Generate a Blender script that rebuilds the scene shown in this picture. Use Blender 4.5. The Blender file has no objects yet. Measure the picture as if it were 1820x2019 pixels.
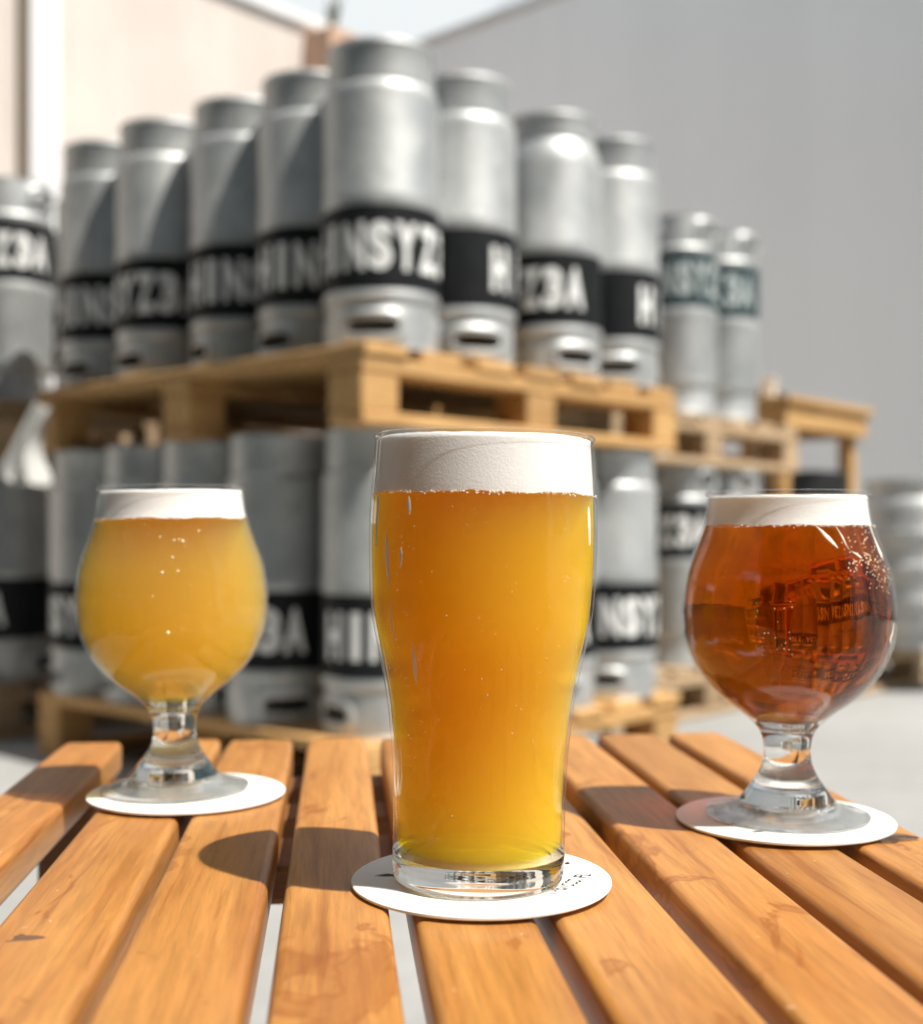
import bpy, bmesh, math, random
from mathutils import Vector, Matrix

S = bpy.context.scene
C = S.collection
random.seed(4)

# ------------------------------------------------------------------ camera, sky, sun, exposure
FPX, CX, YH = 2450.0, 910.0, 1055.0          # measured on the photograph at 1820 x 2019
CAMZ = 0.555
TABLE_Z = CAMZ - 0.124

cam_d = bpy.data.cameras.new('camera')
cam = bpy.data.objects.new('camera', cam_d); C.objects.link(cam)
cam.location = (0, 0, CAMZ)
cam.rotation_euler = (math.radians(90), 0, 0)
cam_d.sensor_fit = 'VERTICAL'
cam_d.sensor_height = 36.0
cam_d.lens = 36.0 * FPX / 2019.0
cam_d.shift_y = (YH - 1009.5) / 2019.0
cam_d.clip_start = 0.02
cam_d.clip_end = 500
cam_d.dof.use_dof = True
cam_d.dof.focus_distance = 0.445
cam_d.dof.aperture_fstop = cam_d.lens / 6.0   # 6.0 mm entrance pupil
S.camera = cam

SUN_DIR = Vector((0.465, -0.30, 1.0)).normalized()   # towards the sun
el = math.asin(SUN_DIR.z)
az = math.atan2(SUN_DIR.x, SUN_DIR.y)

w = bpy.data.worlds.new('World'); S.world = w
w.use_nodes = True
nt = w.node_tree; nt.nodes.clear()
out = nt.nodes.new('ShaderNodeOutputWorld')
bg = nt.nodes.new('ShaderNodeBackground'); bg.inputs['Strength'].default_value = 0.05
sky = nt.nodes.new('ShaderNodeTexSky'); sky.sky_type = 'NISHITA'; sky.sun_disc = False
sky.sun_elevation = el; sky.sun_rotation = az
sky.dust_density = 1.6
# broken thin cloud over the whole sky
tc = nt.nodes.new('ShaderNodeTexCoord')
cn = nt.nodes.new('ShaderNodeTexNoise'); cn.inputs['Scale'].default_value = 2.2; cn.inputs['Detail'].default_value = 7
cr = nt.nodes.new('ShaderNodeValToRGB'); cr.color_ramp.elements[0].position = 0.50; cr.color_ramp.elements[1].position = 0.58
cm = nt.nodes.new('ShaderNodeMixRGB'); cm.inputs['Color2'].default_value = (11.6, 12.1, 12.3, 1)
mpw = nt.nodes.new('ShaderNodeMapping'); mpw.inputs['Location'].default_value = (1.85, 7.0, 4.0)
nt.links.new(tc.outputs['Generated'], mpw.inputs['Vector']); nt.links.new(mpw.outputs['Vector'], cn.inputs['Vector'])
nt.links.new(cn.outputs['Fac'], cr.inputs['Fac'])
nt.links.new(cr.outputs['Color'], cm.inputs['Fac'])
nt.links.new(sky.outputs['Color'], cm.inputs['Color1'])
nt.links.new(cm.outputs['Color'], bg.inputs['Color'])
nt.links.new(bg.outputs['Background'], out.inputs['Surface'])

sun_d = bpy.data.lights.new('sun', 'SUN'); sun_d.energy = 4.9; sun_d.angle = math.radians(0.53)
sun_d.color = (1.0, 0.95, 0.87)
sun = bpy.data.objects.new('sun', sun_d); C.objects.link(sun)
sun.rotation_euler = (-SUN_DIR).to_track_quat('-Z', 'Y').to_euler()
sun.location = (6, -5, 9)

vs = S.view_settings
vs.view_transform = 'Standard'; vs.look = 'None'; vs.exposure = 0.61; vs.gamma = 1.0
vs.use_curve_mapping = False
cy = S.cycles
cy.use_denoising = True
cy.max_bounces = 20; cy.diffuse_bounces = 4; cy.glossy_bounces = 5
cy.transmission_bounces = 12; cy.transparent_max_bounces = 24; cy.volume_bounces = 16
cy.sample_clamp_indirect = 6.0
cy.blur_glossy = 0.6
cy.use_adaptive_sampling = True; cy.adaptive_threshold = 0.02

# ------------------------------------------------------------------ helpers
def SX(px, Z): return (px - CX) / FPX * Z           # pixel column at distance Z -> world x
def SZ(py, Z): return CAMZ + (YH - py) / FPX * Z     # pixel row at distance Z -> height

def empty(name, loc=(0, 0, 0), rz=0.0):
    o = bpy.data.objects.new(name, None); C.objects.link(o)
    o.location = loc; o.rotation_euler = (0, 0, rz); o.empty_display_size = 0.05
    return o

def tag(o, label=None, cat=None, group=None, kind=None):
    if label: o['label'] = label
    if cat: o['category'] = cat
    if group: o['group'] = group
    if kind: o['kind'] = kind
    return o

def mesh_obj(name, me, mat=None, parent=None, loc=(0, 0, 0), rot=(0, 0, 0)):
    o = bpy.data.objects.new(name, me); C.objects.link(o)
    if mat and not me.materials: me.materials.append(mat)
    if parent: o.parent = parent
    o.location = loc; o.rotation_euler = rot
    return o

def mk(name, verts, faces, smooth=False):
    me = bpy.data.meshes.new(name); me.from_pydata(verts, [], faces); me.update()
    if smooth: me.polygons.foreach_set('use_smooth', [True] * len(me.polygons))
    return me

def from_bm(name, bm, smooth=False):
    me = bpy.data.meshes.new(name); bm.normal_update(); bm.to_mesh(me); bm.free()
    if smooth: me.polygons.foreach_set('use_smooth', [True] * len(me.polygons))
    return me

def box_me(name, sx, sy, sz, bev=0.003, segs=2, jitter=0.0):
    """box from (0,0,0) to (sx,sy,sz) with rounded edges"""
    bm = bmesh.new(); bmesh.ops.create_cube(bm, size=1)
    for v in bm.verts:
        v.co = Vector(((v.co.x + .5) * sx, (v.co.y + .5) * sy, (v.co.z + .5) * sz))
        if jitter: v.co += Vector((random.uniform(-1, 1), random.uniform(-1, 1), random.uniform(-1, 1))) * jitter
    if bev: bmesh.ops.bevel(bm, geom=bm.edges[:], offset=bev, segments=segs, profile=.5, affect='EDGES')
    return from_bm(name, bm)

def lathe(name, prof, seg=64, smooth=True, close=False, sharp=35):
    """surface of revolution of [(r,z),...]; r == 0 ends become poles; close joins last to first"""
    verts, rings = [], []
    for r, z in prof:
        if r < 1e-7: rings.append([len(verts)]); verts.append((0, 0, z))
        else:
            rings.append(list(range(len(verts), len(verts) + seg)))
            for k in range(seg):
                a = 2 * math.pi * k / seg
                verts.append((r * math.cos(a), r * math.sin(a), z))
    faces = []
    n = len(rings)
    for i in range(n if close else n - 1):
        A, B = rings[i], rings[(i + 1) % n]
        for k in range(seg):
            k2 = (k + 1) % seg
            if len(A) == 1 and len(B) == 1: continue
            if len(A) == 1: faces.append((A[0], B[k2], B[k]))
            elif len(B) == 1: faces.append((A[k], A[k2], B[0]))
            else: faces.append((A[k], A[k2], B[k2], B[k]))
    me = mk(name, verts, faces, smooth)
    if smooth and sharp:
        me.set_sharp_from_angle(angle=math.radians(sharp))
    return me

def spline(pts, n=8):
    """Catmull-Rom through (r,z) points"""
    P = [pts[0]] + list(pts) + [pts[-1]]
    o = []
    for i in range(1, len(P) - 2):
        p0, p1, p2, p3 = P[i - 1], P[i], P[i + 1], P[i + 2]
        for k in range(n):
            t = k / n
            o.append(tuple(.5 * ((2 * p1[j]) + (-p0[j] + p2[j]) * t + (2 * p0[j] - 5 * p1[j] + 4 * p2[j] - p3[j]) * t * t
                                 + (-p0[j] + 3 * p1[j] - 3 * p2[j] + p3[j]) * t ** 3) for j in range(2)))
    o.append(tuple(pts[-1]))
    return o

def radius_at(prof, z):
    for (r0, z0), (r1, z1) in zip(prof[:-1], prof[1:]):
        if z0 <= z <= z1 and z1 > z0: return r0 + (r1 - r0) * (z - z0) / (z1 - z0)
    return prof[-1][0] if z > prof[-1][1] else prof[0][0]

# ------------------------------------------------------------------ materials
def mat(name):
    m = bpy.data.materials.new(name); m.use_nodes = True
    n = m.node_tree.nodes; b = n.get('Principled BSDF')
    return m, m.node_tree, b

def N(t, typ, **kw):
    n = t.nodes.new(typ)
    for k, v in kw.items():
        if k in n.inputs: n.inputs[k].default_value = v
        else: setattr(n, k, v)
    return n

def ramp(t, src, stops):
    r = t.nodes.new('ShaderNodeValToRGB')
    e = r.color_ramp.elements
    while len(e) < len(stops): e.new(0.5)
    for el_, (p, c) in zip(e, stops):
        el_.position = p; el_.color = (c[0], c[1], c[2], 1) if not isinstance(c, (int, float)) else (c, c, c, 1)
    t.links.new(src, r.inputs['Fac'])
    return r.outputs['Color']

def bump(t, b, src, strength=.2, dist=.001):
    bn = t.nodes.new('ShaderNodeBump'); bn.inputs['Strength'].default_value = strength; bn.inputs['Distance'].default_value = dist
    t.links.new(src, bn.inputs['Height']); t.links.new(bn.outputs['Normal'], b.inputs['Normal'])

def mixc(t, a, bcol, fac, mode='MIX'):
    m = t.nodes.new('ShaderNodeMixRGB'); m.blend_type = mode
    for inp, v in ((m.inputs['Fac'], fac), (m.inputs['Color1'], a), (m.inputs['Color2'], bcol)):
        if hasattr(v, 'is_linked') or isinstance(v, bpy.types.NodeSocket): t.links.new(v, inp)
        elif isinstance(v, (int, float)): inp.default_value = v
        else: inp.default_value = (v[0], v[1], v[2], 1)
    return m.outputs['Color']

def coords(t, scale=(1, 1, 1), rand=True, space='Object'):
    tc = t.nodes.new('ShaderNodeTexCoord')
    mp = t.nodes.new('ShaderNodeMapping'); mp.inputs['Scale'].default_value = scale
    if rand:
        oi = t.nodes.new('ShaderNodeObjectInfo')
        ad = t.nodes.new('ShaderNodeVectorMath'); ad.operation = 'MULTIPLY_ADD'
        cb = t.nodes.new('ShaderNodeCombineXYZ')
        for i in range(3): t.links.new(oi.outputs['Random'], cb.inputs[i])
        ad.inputs[1].default_value = (13.7, 9.1, 5.3)
        t.links.new(cb.outputs[0], ad.inputs[0]); t.links.new(tc.outputs[space], ad.inputs[2])
        t.links.new(ad.outputs[0], mp.inputs['Vector'])
    else:
        t.links.new(tc.outputs[space], mp.inputs['Vector'])
    return mp.outputs['Vector']

def noise(t, vec, scale, detail=4, rough=.55, dist=0.0):
    n = t.nodes.new('ShaderNodeTexNoise')
    n.inputs['Scale'].default_value = scale; n.inputs['Detail'].default_value = detail
    n.inputs['Roughness'].default_value = rough; n.inputs['Distortion'].default_value = dist
    t.links.new(vec, n.inputs['Vector'])
    return n.outputs['Fac']

def wood(name, light, dark, rough=.5, grain=1.0, coat=0.0, axis='y', knots=True, spread=.35, knot_at=None, stains=False):
    m, t, b = mat(name)
    sc = {'y': (1, .06, 1), 'x': (.06, 1, 1)}[axis]
    v = coords(t, sc)
    g1 = noise(t, v, 70 * grain, 5, .6, .6)
    g2 = noise(t, v, 420 * grain, 3, .7)
    v2 = coords(t, {'y': (1, .25, 1), 'x': (.25, 1, 1)}[axis])
    g3 = noise(t, v2, 14, 3, .5, 1.0)
    c = ramp(t, g1, [(.3, dark), (.52, [(a + c_) / 2 for a, c_ in zip(light, dark)]), (.7, light)])
    c = mixc(t, c, ramp(t, g3, [(.35, dark), (.7, [min(.9, x * 1.12) for x in light])]), .5)
    c = mixc(t, c, ramp(t, g2, [(.35, .62), (.6, 1.0)]), .62, 'MULTIPLY')
    oi = t.nodes.new('ShaderNodeObjectInfo')
    c = mixc(t, c, ramp(t, oi.outputs['Random'], [(0, 1 - spread), (1, 1.0)]), .8, 'MULTIPLY')
    if knots:
        vk = coords(t, {'y': (1, .45, 1), 'x': (.45, 1, 1)}[axis])
        vo = N(t, 'ShaderNodeTexVoronoi'); vo.inputs['Scale'].default_value = 7.0
        t.links.new(vk, vo.inputs['Vector'])
        c = mixc(t, c, (dark[0] * .45, dark[1] * .4, dark[2] * .4), ramp(t, vo.outputs['Distance'], [(.03, .75), (.09, 0)]))
    if stains:
        vs2 = coords(t, (1, .6, 1)); sn = noise(t, vs2, 26, 4, .6, .8)
        c = mixc(t, c, (dark[0] * .72, dark[1] * .62, dark[2] * .5), ramp(t, sn, [(.60, 0.0), (.635, .75), (.66, .35), (.72, .5)]))
        sp_ = noise(t, coords(t, (1, .5, 1)), 330, 2, .5)
        c = mixc(t, c, (.80, .62, .40), ramp(t, sp_, [(.745, 0.0), (.80, .5)]))
        sd = noise(t, coords(t, (1, .04, 1)), 160, 4, .7, .3)
        c = mixc(t, c, (dark[0] * .6, dark[1] * .5, dark[2] * .45), ramp(t, sd, [(.56, 0.0), (.70, .65)]))
    if knot_at:
        tco = t.nodes.new('ShaderNodeTexCoord'); mk_ = t.nodes.new('ShaderNodeMapping'); mk_.vector_type = 'TEXTURE'
        mk_.inputs['Location'].default_value = (knot_at[0], knot_at[1], -.0005); mk_.inputs['Scale'].default_value = (.019, .017, .05)
        t.links.new(tco.outputs['Object'], mk_.inputs['Vector'])
        wob = N(t, 'ShaderNodeTexNoise'); wob.inputs['Scale'].default_value = 1.6; wob.inputs['Detail'].default_value = 4
        t.links.new(mk_.outputs['Vector'], wob.inputs['Vector'])
        ln = t.nodes.new('ShaderNodeVectorMath'); ln.operation = 'LENGTH'; t.links.new(mk_.outputs['Vector'], ln.inputs[0])
        ad_ = t.nodes.new('ShaderNodeMath'); ad_.operation = 'MULTIPLY_ADD'; ad_.inputs[1].default_value = 1.6
        t.links.new(wob.outputs['Fac'], ad_.inputs[0]); t.links.new(ln.outputs['Value'], ad_.inputs[2])
        c = mixc(t, c, (.085, .045, .028), ramp(t, ad_.outputs[0], [(.95, .85), (1.15, .55), (1.45, .75), (1.7, 0.0)]))
    t.links.new(c, b.inputs['Base Color'])
    b.inputs['Roughness'].default_value = rough
    b.inputs['Coat Weight'].default_value = coat; b.inputs['Coat Roughness'].default_value = .35
    bump(t, b, mixc(t, g1, g2, .5), .4, .0007)
    return m

def plain(name, col, rough=.5, metal=0.0, var=.12, scale=30, bmp=.0, spec=.5):
    m, t, b = mat(name)
    v = coords(t)
    n = noise(t, v, scale, 5)
    t.links.new(ramp(t, n, [(.3, [c * (1 - var) for c in col]), (.7, [min(1, c * (1 + var)) for c in col])]), b.inputs['Base Color'])
    b.inputs['Roughness'].default_value = rough; b.inputs['Metallic'].default_value = metal
    b.inputs['Specular IOR Level'].default_value = spec
    if bmp: bump(t, b, n, bmp, .002)
    return m

M = {}
SL = ((.575, .285, .078), (.35, .125, .025))
M['slat'] = wood('oiled_slat_wood', *SL, .42, 1.0, .12, 'y', False, spread=.18, stains=True)
M['slat_knot'] = wood('oiled_slat_wood_with_knot', *SL, .42, 1.0, .12, 'y', False, spread=.10, stains=True, knot_at=(-.0075, .194))
M['rail'] = wood('rail_wood', (.40, .19, .07), (.26, .10, .03), .55, 1.0, 0, 'x', False)
M['pallet_x'] = wood('pallet_wood_x', (.72, .44, .175), (.55, .30, .105), .75, .4, 0, 'x', False)
M['pallet_y'] = wood('pallet_wood_y', (.72, .44, .175), (.55, .30, .105), .75, .4, 0, 'y', False)
M['oldpallet_x'] = wood('old_pallet_wood_x', (.58, .42, .26), (.40, .27, .15), .8, .4, 0, 'x', False)
M['oldpallet_y'] = wood('old_pallet_wood_y', (.58, .42, .26), (.40, .27, .15), .8, .4, 0, 'y', False)

def steel():
    m, t, b = mat('brushed_keg_steel')
    v = coords(t, (1, 1, .05))
    g = noise(t, v, 260, 3, .6)
    v2 = coords(t); g2 = noise(t, v2, 9, 5, .6, .5); g3 = noise(t, v2, 45, 4, .6)
    c = ramp(t, g2, [(.3, (.43, .45, .455)), (.7, (.60, .61, .60))])
    c = mixc(t, c, ramp(t, g3, [(.3, .75), (.55, 1.0)]), .5, 'MULTIPLY')
    t.links.new(c, b.inputs['Base Color'])
    b.inputs['Metallic'].default_value = .68
    t.links.new(ramp(t, g2, [(.3, .5), (.7, .6)]), b.inputs['Roughness'])
    bump(t, b, mixc(t, g, g2, .6), .12, .002)
    return m
M['steel'] = steel()
M['label'] = plain('black_label_vinyl', (.010, .012, .013), .55, var=.3, spec=.2)
M['ink_white'] = plain('white_label_ink', (.80, .81, .80), .5, var=.06)
M['label_teal'] = plain('faded_teal_label_vinyl', (.014, .040, .043), .5, var=.3)
M['ink_grey'] = plain('grey_label_ink', (.45, .5, .5), .5, var=.1)

def concrete():
    m, t, b = mat('sunlit_concrete')
    v = coords(t, rand=False)
    a = noise(t, v, .9, 6, .6, .3); f = noise(t, v, 14, 6, .65); gsp = noise(t, v, 160, 3)
    c = ramp(t, a, [(.25, (.25, .25, .243)), (.75, (.36, .36, .352))])
    c = mixc(t, c, ramp(t, f, [(.3, .78), (.65, 1.0)]), .6, 'MULTIPLY')
    st = noise(t, coords(t, (1, 2.4, 1), rand=False), 1.7, 4, .6, 1.2)
    c = mixc(t, c, (.25, .26, .27), ramp(t, st, [(.60, 0.0), (.74, .55)]))
    t.links.new(c, b.inputs['Base Color']); b.inputs['Roughness'].default_value = .85
    bump(t, b, mixc(t, f, gsp, .5), .3, .003)
    return m
M['concrete'] = concrete()

def plaster(name, col, var=.1, rough=.9, streak=.15):
    m, t, b = mat(name)
    v = coords(t, rand=False)
    a = noise(t, v, .6, 6, .6, .4); f = noise(t, v, 35, 6, .7)
    s = noise(t, coords(t, (1, 1, .12), rand=False), 2.2, 4)
    c = ramp(t, a, [(.3, [x * (1 - var) for x in col]), (.7, [min(.9, x * (1 + var)) for x in col])])
    c = mixc(t, c, ramp(t, s, [(.3, 1 - streak), (.6, 1.0)]), .8, 'MULTIPLY')
    t.links.new(c, b.inputs['Base Color']); b.inputs['Roughness'].default_value = rough
    bump(t, b, mixc(t, a, f, .7), .35, .006)
    return m
M['cream'] = plaster('cream_plaster', (.66, .59, .535))
M['grey'] = plaster('pale_grey_plaster', (.84, .865, .875), .03, streak=.05)
M['white_trim'] = plaster('white_trim_paint', (.78, .79, .79), .04)
M['tan'] = plaster('tan_plaster', (.55, .36, .25))
M['brown_trim'] = plain('brown_trim_paint', (.22, .17, .12), .6)
M['coping'] = plaster('coping_stone', (.62, .62, .62), .08)
M['foam'] = None
def foam():
    m, t, b = mat('beer_foam')
    v = coords(t)
    a = noise(t, v, 900, 3); vo = N(t, 'ShaderNodeTexVoronoi'); vo.inputs['Scale'].default_value = 1500
    t.links.new(v, vo.inputs['Vector'])
    t.links.new(ramp(t, a, [(.3, (.90, .90, .885)), (.7, (.94, .94, .93))]), b.inputs['Base Color'])
    b.inputs['Roughness'].default_value = .7; b.inputs['Specular IOR Level'].default_value = .2
    b.inputs['Subsurface Weight'].default_value = .15
    b.inputs['Subsurface Radius'].default_value = (.004, .0035, .003); b.inputs['Subsurface Scale'].default_value = 1.0
    bump(t, b, vo.outputs['Distance'], .15, .0004)
    return m
M['foam'] = foam()

def hazy(name, scatter, absorb, g):
    """cloudy beer: a liquid that scatters and absorbs light (coefficients per metre)"""
    m = bpy.data.materials.new(name); m.use_nodes = True
    t = m.node_tree; t.nodes.clear()
    o = t.nodes.new('ShaderNodeOutputMaterial')
    sc_ = t.nodes.new('ShaderNodeVolumeScatter'); sc_.inputs['Color'].default_value = (1, 1, 1, 1)
    sc_.inputs['Density'].default_value = scatter; sc_.inputs['Anisotropy'].default_value = g
    D = max(absorb)
    va = t.nodes.new('ShaderNodeVolumeAbsorption'); va.inputs['Density'].default_value = D
    va.inputs['Color'].default_value = (1 - absorb[0] / D, 1 - absorb[1] / D, 1 - absorb[2] / D, 1)
    ad = t.nodes.new('ShaderNodeAddShader')
    t.links.new(sc_.outputs[0], ad.inputs[0]); t.links.new(va.outputs[0], ad.inputs[1]); t.links.new(ad.outputs[0], o.inputs['Volume'])
    return m
M['hazy_gold'] = hazy('hazy_golden_beer', 68, (.0, 15.5, 420), .2)
M['hazy_straw'] = hazy('hazy_straw_beer', 36, (1.3, 11.2, 100), .3)

def amber():
    m = bpy.data.materials.new('clear_amber_beer'); m.use_nodes = True
    t = m.node_tree; t.nodes.clear()
    o = t.nodes.new('ShaderNodeOutputMaterial')
    g = t.nodes.new('ShaderNodeBsdfGlass'); g.inputs['IOR'].default_value = 1.34; g.inputs['Roughness'].default_value = 0.0
    g.inputs['Color'].default_value = (1, 1, 1, 1)
    va = t.nodes.new('ShaderNodeVolumeAbsorption')
    va.inputs['Color'].default_value = (.90, .64, .0, 1); va.inputs['Density'].default_value = 88.0
    tr = t.nodes.new('ShaderNodeBsdfTransparent'); tr.inputs['Color'].default_value = (1, .9, .75, 1)
    mx = t.nodes.new('ShaderNodeMixShader'); mx.inputs[0].default_value = .24
    t.links.new(g.outputs[0], mx.inputs[1]); t.links.new(tr.outputs[0], mx.inputs[2])
    cv = coords(t, (1, 1, .5), rand=False); wn = noise(t, cv, 38, 2, .5)
    bn = t.nodes.new('ShaderNodeBump'); bn.inputs['Strength'].default_value = .5; bn.inputs['Distance'].default_value = .004
    t.links.new(wn, bn.inputs['Height']); t.links.new(bn.outputs['Normal'], g.inputs['Normal'])
    t.links.new(mx.outputs[0], o.inputs['Surface']); t.links.new(va.outputs[0], o.inputs['Volume'])
    return m
M['amber'] = amber()

def thin_glass(name='thin_glass_wall', edge=.62, face=.014):
    """wall of a drinking glass, too thin to bend what is behind it"""
    m = bpy.data.materials.new(name); m.use_nodes = True
    t = m.node_tree; t.nodes.clear()
    o = t.nodes.new('ShaderNodeOutputMaterial')
    lw = t.nodes.new('ShaderNodeLayerWeight'); lw.inputs['Blend'].default_value = .5
    pw = t.nodes.new('ShaderNodeMath'); pw.operation = 'POWER'; pw.inputs[1].default_value = 5.0
    fr = t.nodes.new('ShaderNodeMath'); fr.operation = 'MULTIPLY_ADD'; fr.inputs[1].default_value = edge; fr.inputs[2].default_value = face
    t.links.new(lw.outputs['Facing'], pw.inputs[0]); t.links.new(pw.outputs[0], fr.inputs[0])
    tr = t.nodes.new('ShaderNodeBsdfTransparent'); tr.inputs['Color'].default_value = (.997, .998, .997, 1)
    gl = t.nodes.new('ShaderNodeBsdfGlossy'); gl.inputs['Roughness'].default_value = .01
    mx = t.nodes.new('ShaderNodeMixShader')
    t.links.new(fr.outputs[0], mx.inputs[0]); t.links.new(tr.outputs[0], mx.inputs[1]); t.links.new(gl.outputs[0], mx.inputs[2])
    t.links.new(mx.outputs[0], o.inputs['Surface'])
    return m
M['thin_glass'] = thin_glass(); M['rim_glass'] = thin_glass('glass_rim', .9, .06)

def thick_glass(name='thick_clear_glass', through=.0):
    m = bpy.data.materials.new(name); m.use_nodes = True
    t = m.node_tree; t.nodes.clear()
    o = t.nodes.new('ShaderNodeOutputMaterial')
    g = t.nodes.new('ShaderNodeBsdfGlass'); g.inputs['IOR'].default_value = 1.5; g.inputs['Roughness'].default_value = 0.0
    g.inputs['Color'].default_value = (.98, .99, .985, 1)
    tr = t.nodes.new('ShaderNodeBsdfTransparent'); tr.inputs['Color'].default_value = (.97, .98, .975, 1)
    mx = t.nodes.new('ShaderNodeMixShader'); mx.inputs[0].default_value = through
    t.links.new(g.outputs[0], mx.inputs[1]); t.links.new(tr.outputs[0], mx.inputs[2])
    t.links.new(mx.outputs[0], o.inputs['Surface'])
    return m
M['thick_glass'] = thick_glass(); M['foot_glass'] = thick_glass('thin_foot_glass', .22)
M['foam_film'] = plain('drying_foam_film', (.86, .80, .68), .6, var=.05)
M['bubble'] = plain('bright_bubble', (.92, .80, .55), .08, var=.05)
M['card'] = plain('white_coaster_card', (.82, .815, .80), .75, var=.02, scale=80)
M['ink_black'] = plain('black_coaster_ink', (.02, .02, .02), .6)
M['wrap'] = plain('white_plastic_wrap', (.62, .62, .60), .3, var=.05)
M['black_plastic'] = plain('black_plastic', (.015, .018, .018), .5, var=.3)
M['bark'] = plain('dry_bark', (.16, .12, .08), .9, var=.3, bmp=.4)
M['frond'] = plain('dry_green_frond', (.10, .11, .05), .7, var=.3)
M['teal_paint'] = plain('dark_teal_paint', (.018, .042, .046), .55, var=.25, scale=4)
M['blue_paint'] = plain('blue_floor_paint', (.20, .36, .50), .7)

# ------------------------------------------------------------------ setting: ground, two buildings
g = mesh_obj('ground', mk('ground', [(-150, -150, 0), (150, -150, 0), (150, 150, 0), (-150, 150, 0)], [(0, 1, 2, 3)]), M['concrete'])
tag(g, 'pale sunlit concrete yard floor', kind='structure')

AYAW = 0.8342
U = Vector((math.cos(AYAW), math.sin(AYAW), 0))      # direction of the pallets' lit right-hand faces
V = Vector((-math.sin(AYAW), math.cos(AYAW), 0))     # direction of their shaded left-hand faces

CORNER = Vector((SX(770, 10.0), 10.0, 0))
WALL_H = SZ(101, 10.0)

def wall_box(name, parent, x0, x1, y0, y1, z0, z1, m, bev=.01):
    me = box_me(name, x1 - x0, y1 - y0, z1 - z0, bev)
    return mesh_obj(name, me, m, parent, (x0, y0, z0))

# cream building: its face runs along U and ends at the corner; local x along U, local y into the building
cb = empty('cream_building', CORNER - U * 12.0, AYAW)
tag(cb, 'sunlit cream plaster building on the left with white pilaster', 'building')
wall_box('wall', cb, 0, 11.97, 0, 5, 0, WALL_H - .08, M['cream'])
wall_box('coping', cb, 0, 11.97, -.04, 5, WALL_H - .08, WALL_H, M['white_trim'])
def along_left(px):      # parameter along the cream face seen at pixel column px
    k = (px - CX) / FPX
    o = CORNER - U * 12.0
    return (k * o.y - o.x) / (U.x - k * U.y)
p0, p1 = along_left(46), along_left(104)
wall_box('pilaster', cb, p0, p1, -.10, -.002, 0, WALL_H - .09, M['white_trim'])
p2 = along_left(34)
wall_box('pilaster_edge_trim', cb, p2, p0 - .004, -.06, -.002, 0, WALL_H - .09, M['brown_trim'])
q0, q1 = along_left(598), along_left(668)
wall_box('vent_housing', cb, q0, q1, -.30, -.002, WALL_H - 1.1, WALL_H - .14, M['tan'])

# grey building: its face runs along -V from the corner; local x along -V, local y into the building
gb = empty('grey_building', CORNER, math.atan2(-V.y, -V.x))
tag(gb, 'tall pale grey plaster building wall filling the right background', 'building')
wall_box('wall', gb, 0, 13, .0, 6, 0, WALL_H - .07, M['grey'])
wall_box('coping', gb, 0, 13, -.03, 6, WALL_H - .07, WALL_H, M['coping'])

# spiky palm top behind the corner
palm_Z = 13.0
palm = empty('palm_tree', (SX(655, palm_Z), palm_Z, 0))
tag(palm, 'thin spiky palm rising behind the corner of the two buildings', 'tree')
pt = SZ(60, palm_Z)
mesh_obj('trunk', lathe('trunk', [(0, 0), (.09, 0), (.06, pt * .5), (.035, pt - .1), (0, pt)], 12), M['bark'], palm)
verts, faces = [], []
for k in range(16):
    a = random.uniform(0, 2 * math.pi); up = random.uniform(1.15, 1.55); L = random.uniform(.3, .55)
    d = Vector((math.cos(a) * math.cos(up), math.sin(a) * math.cos(up), math.sin(up)))
    s = d.cross(Vector((0, 0, 1))).normalized() * .018
    base = Vector((0, 0, pt - .05)); n0 = len(verts)
    mid = base + d * L * .6; tip = base + d * L + Vector((0, 0, -.08 * L))
    for p in (base - s * .5, base + s * .5, mid + s, mid - s, tip): verts.append(tuple(p))
    faces += [(n0, n0 + 1, n0 + 2, n0 + 3), (n0 + 3, n0 + 2, n0 + 4)]
mesh_obj('crown', mk('crown', verts, faces), M['frond'], palm)

# unseen container-shaped box, added so the kegs' left sides reflect something dark
ct = empty('added_left_blocker', (-1.22, -1.45, 0), math.radians(90))
tag(ct, 'added dark teal corrugated box out of view on the left, darkening the kegs', 'light blocker')
CLN, CHT = 3.85, 3.4
verts, faces = [], []
nx = 52
for i in range(nx + 1):
    x = CLN * i / nx; d = .035 * (1 if (i // 2) % 2 else 0)
    verts += [(x, d, .15), (x, d, CHT - .12)]
for i in range(nx): faces.append((2 * i, 2 * i + 2, 2 * i + 3, 2 * i + 1))
mesh_obj('side_panel', mk('side_panel', verts, faces), M['teal_paint'], ct)
wall_box('bottom_rail', ct, 0, CLN, -.02, .10, .0, .148, M['teal_paint'])
wall_box('top_rail', ct, 0, CLN, -.02, .10, CHT - .118, CHT, M['teal_paint'])
wall_box('roof', ct, 0, CLN, .102, 2.4, CHT - .06, CHT - .01, M['teal_paint'])
wall_box('end_panel', ct, .0, .05, .102, 2.4, 0, CHT - .062, M['teal_paint'])
wall_box('end_panel', ct, CLN - .05, CLN, .102, 2.4, 0, CHT - .062, M['teal_paint'])

# unseen dark facade added behind the camera to cut sky fill and ground bounce
bb = empty('added_rear_facade', (-9.0, -1.6, 0))
tag(bb, 'added dark facade out of view behind the camera, cutting the fill light', 'building')
wall_box('wall', bb, 0, 13.5, -6, 0, 0, 5.0, M['teal_paint'])
for k in range(4):
    wall_box('window_frame', bb, 6.2 + k * 1.5, 7.2 + k * 1.5, .002, .05, 1.0, 2.4, M['black_plastic'])
wall_box('parapet', bb, 0, 13.5, -6, .06, 5.003, 5.15, M['coping'])

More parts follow.
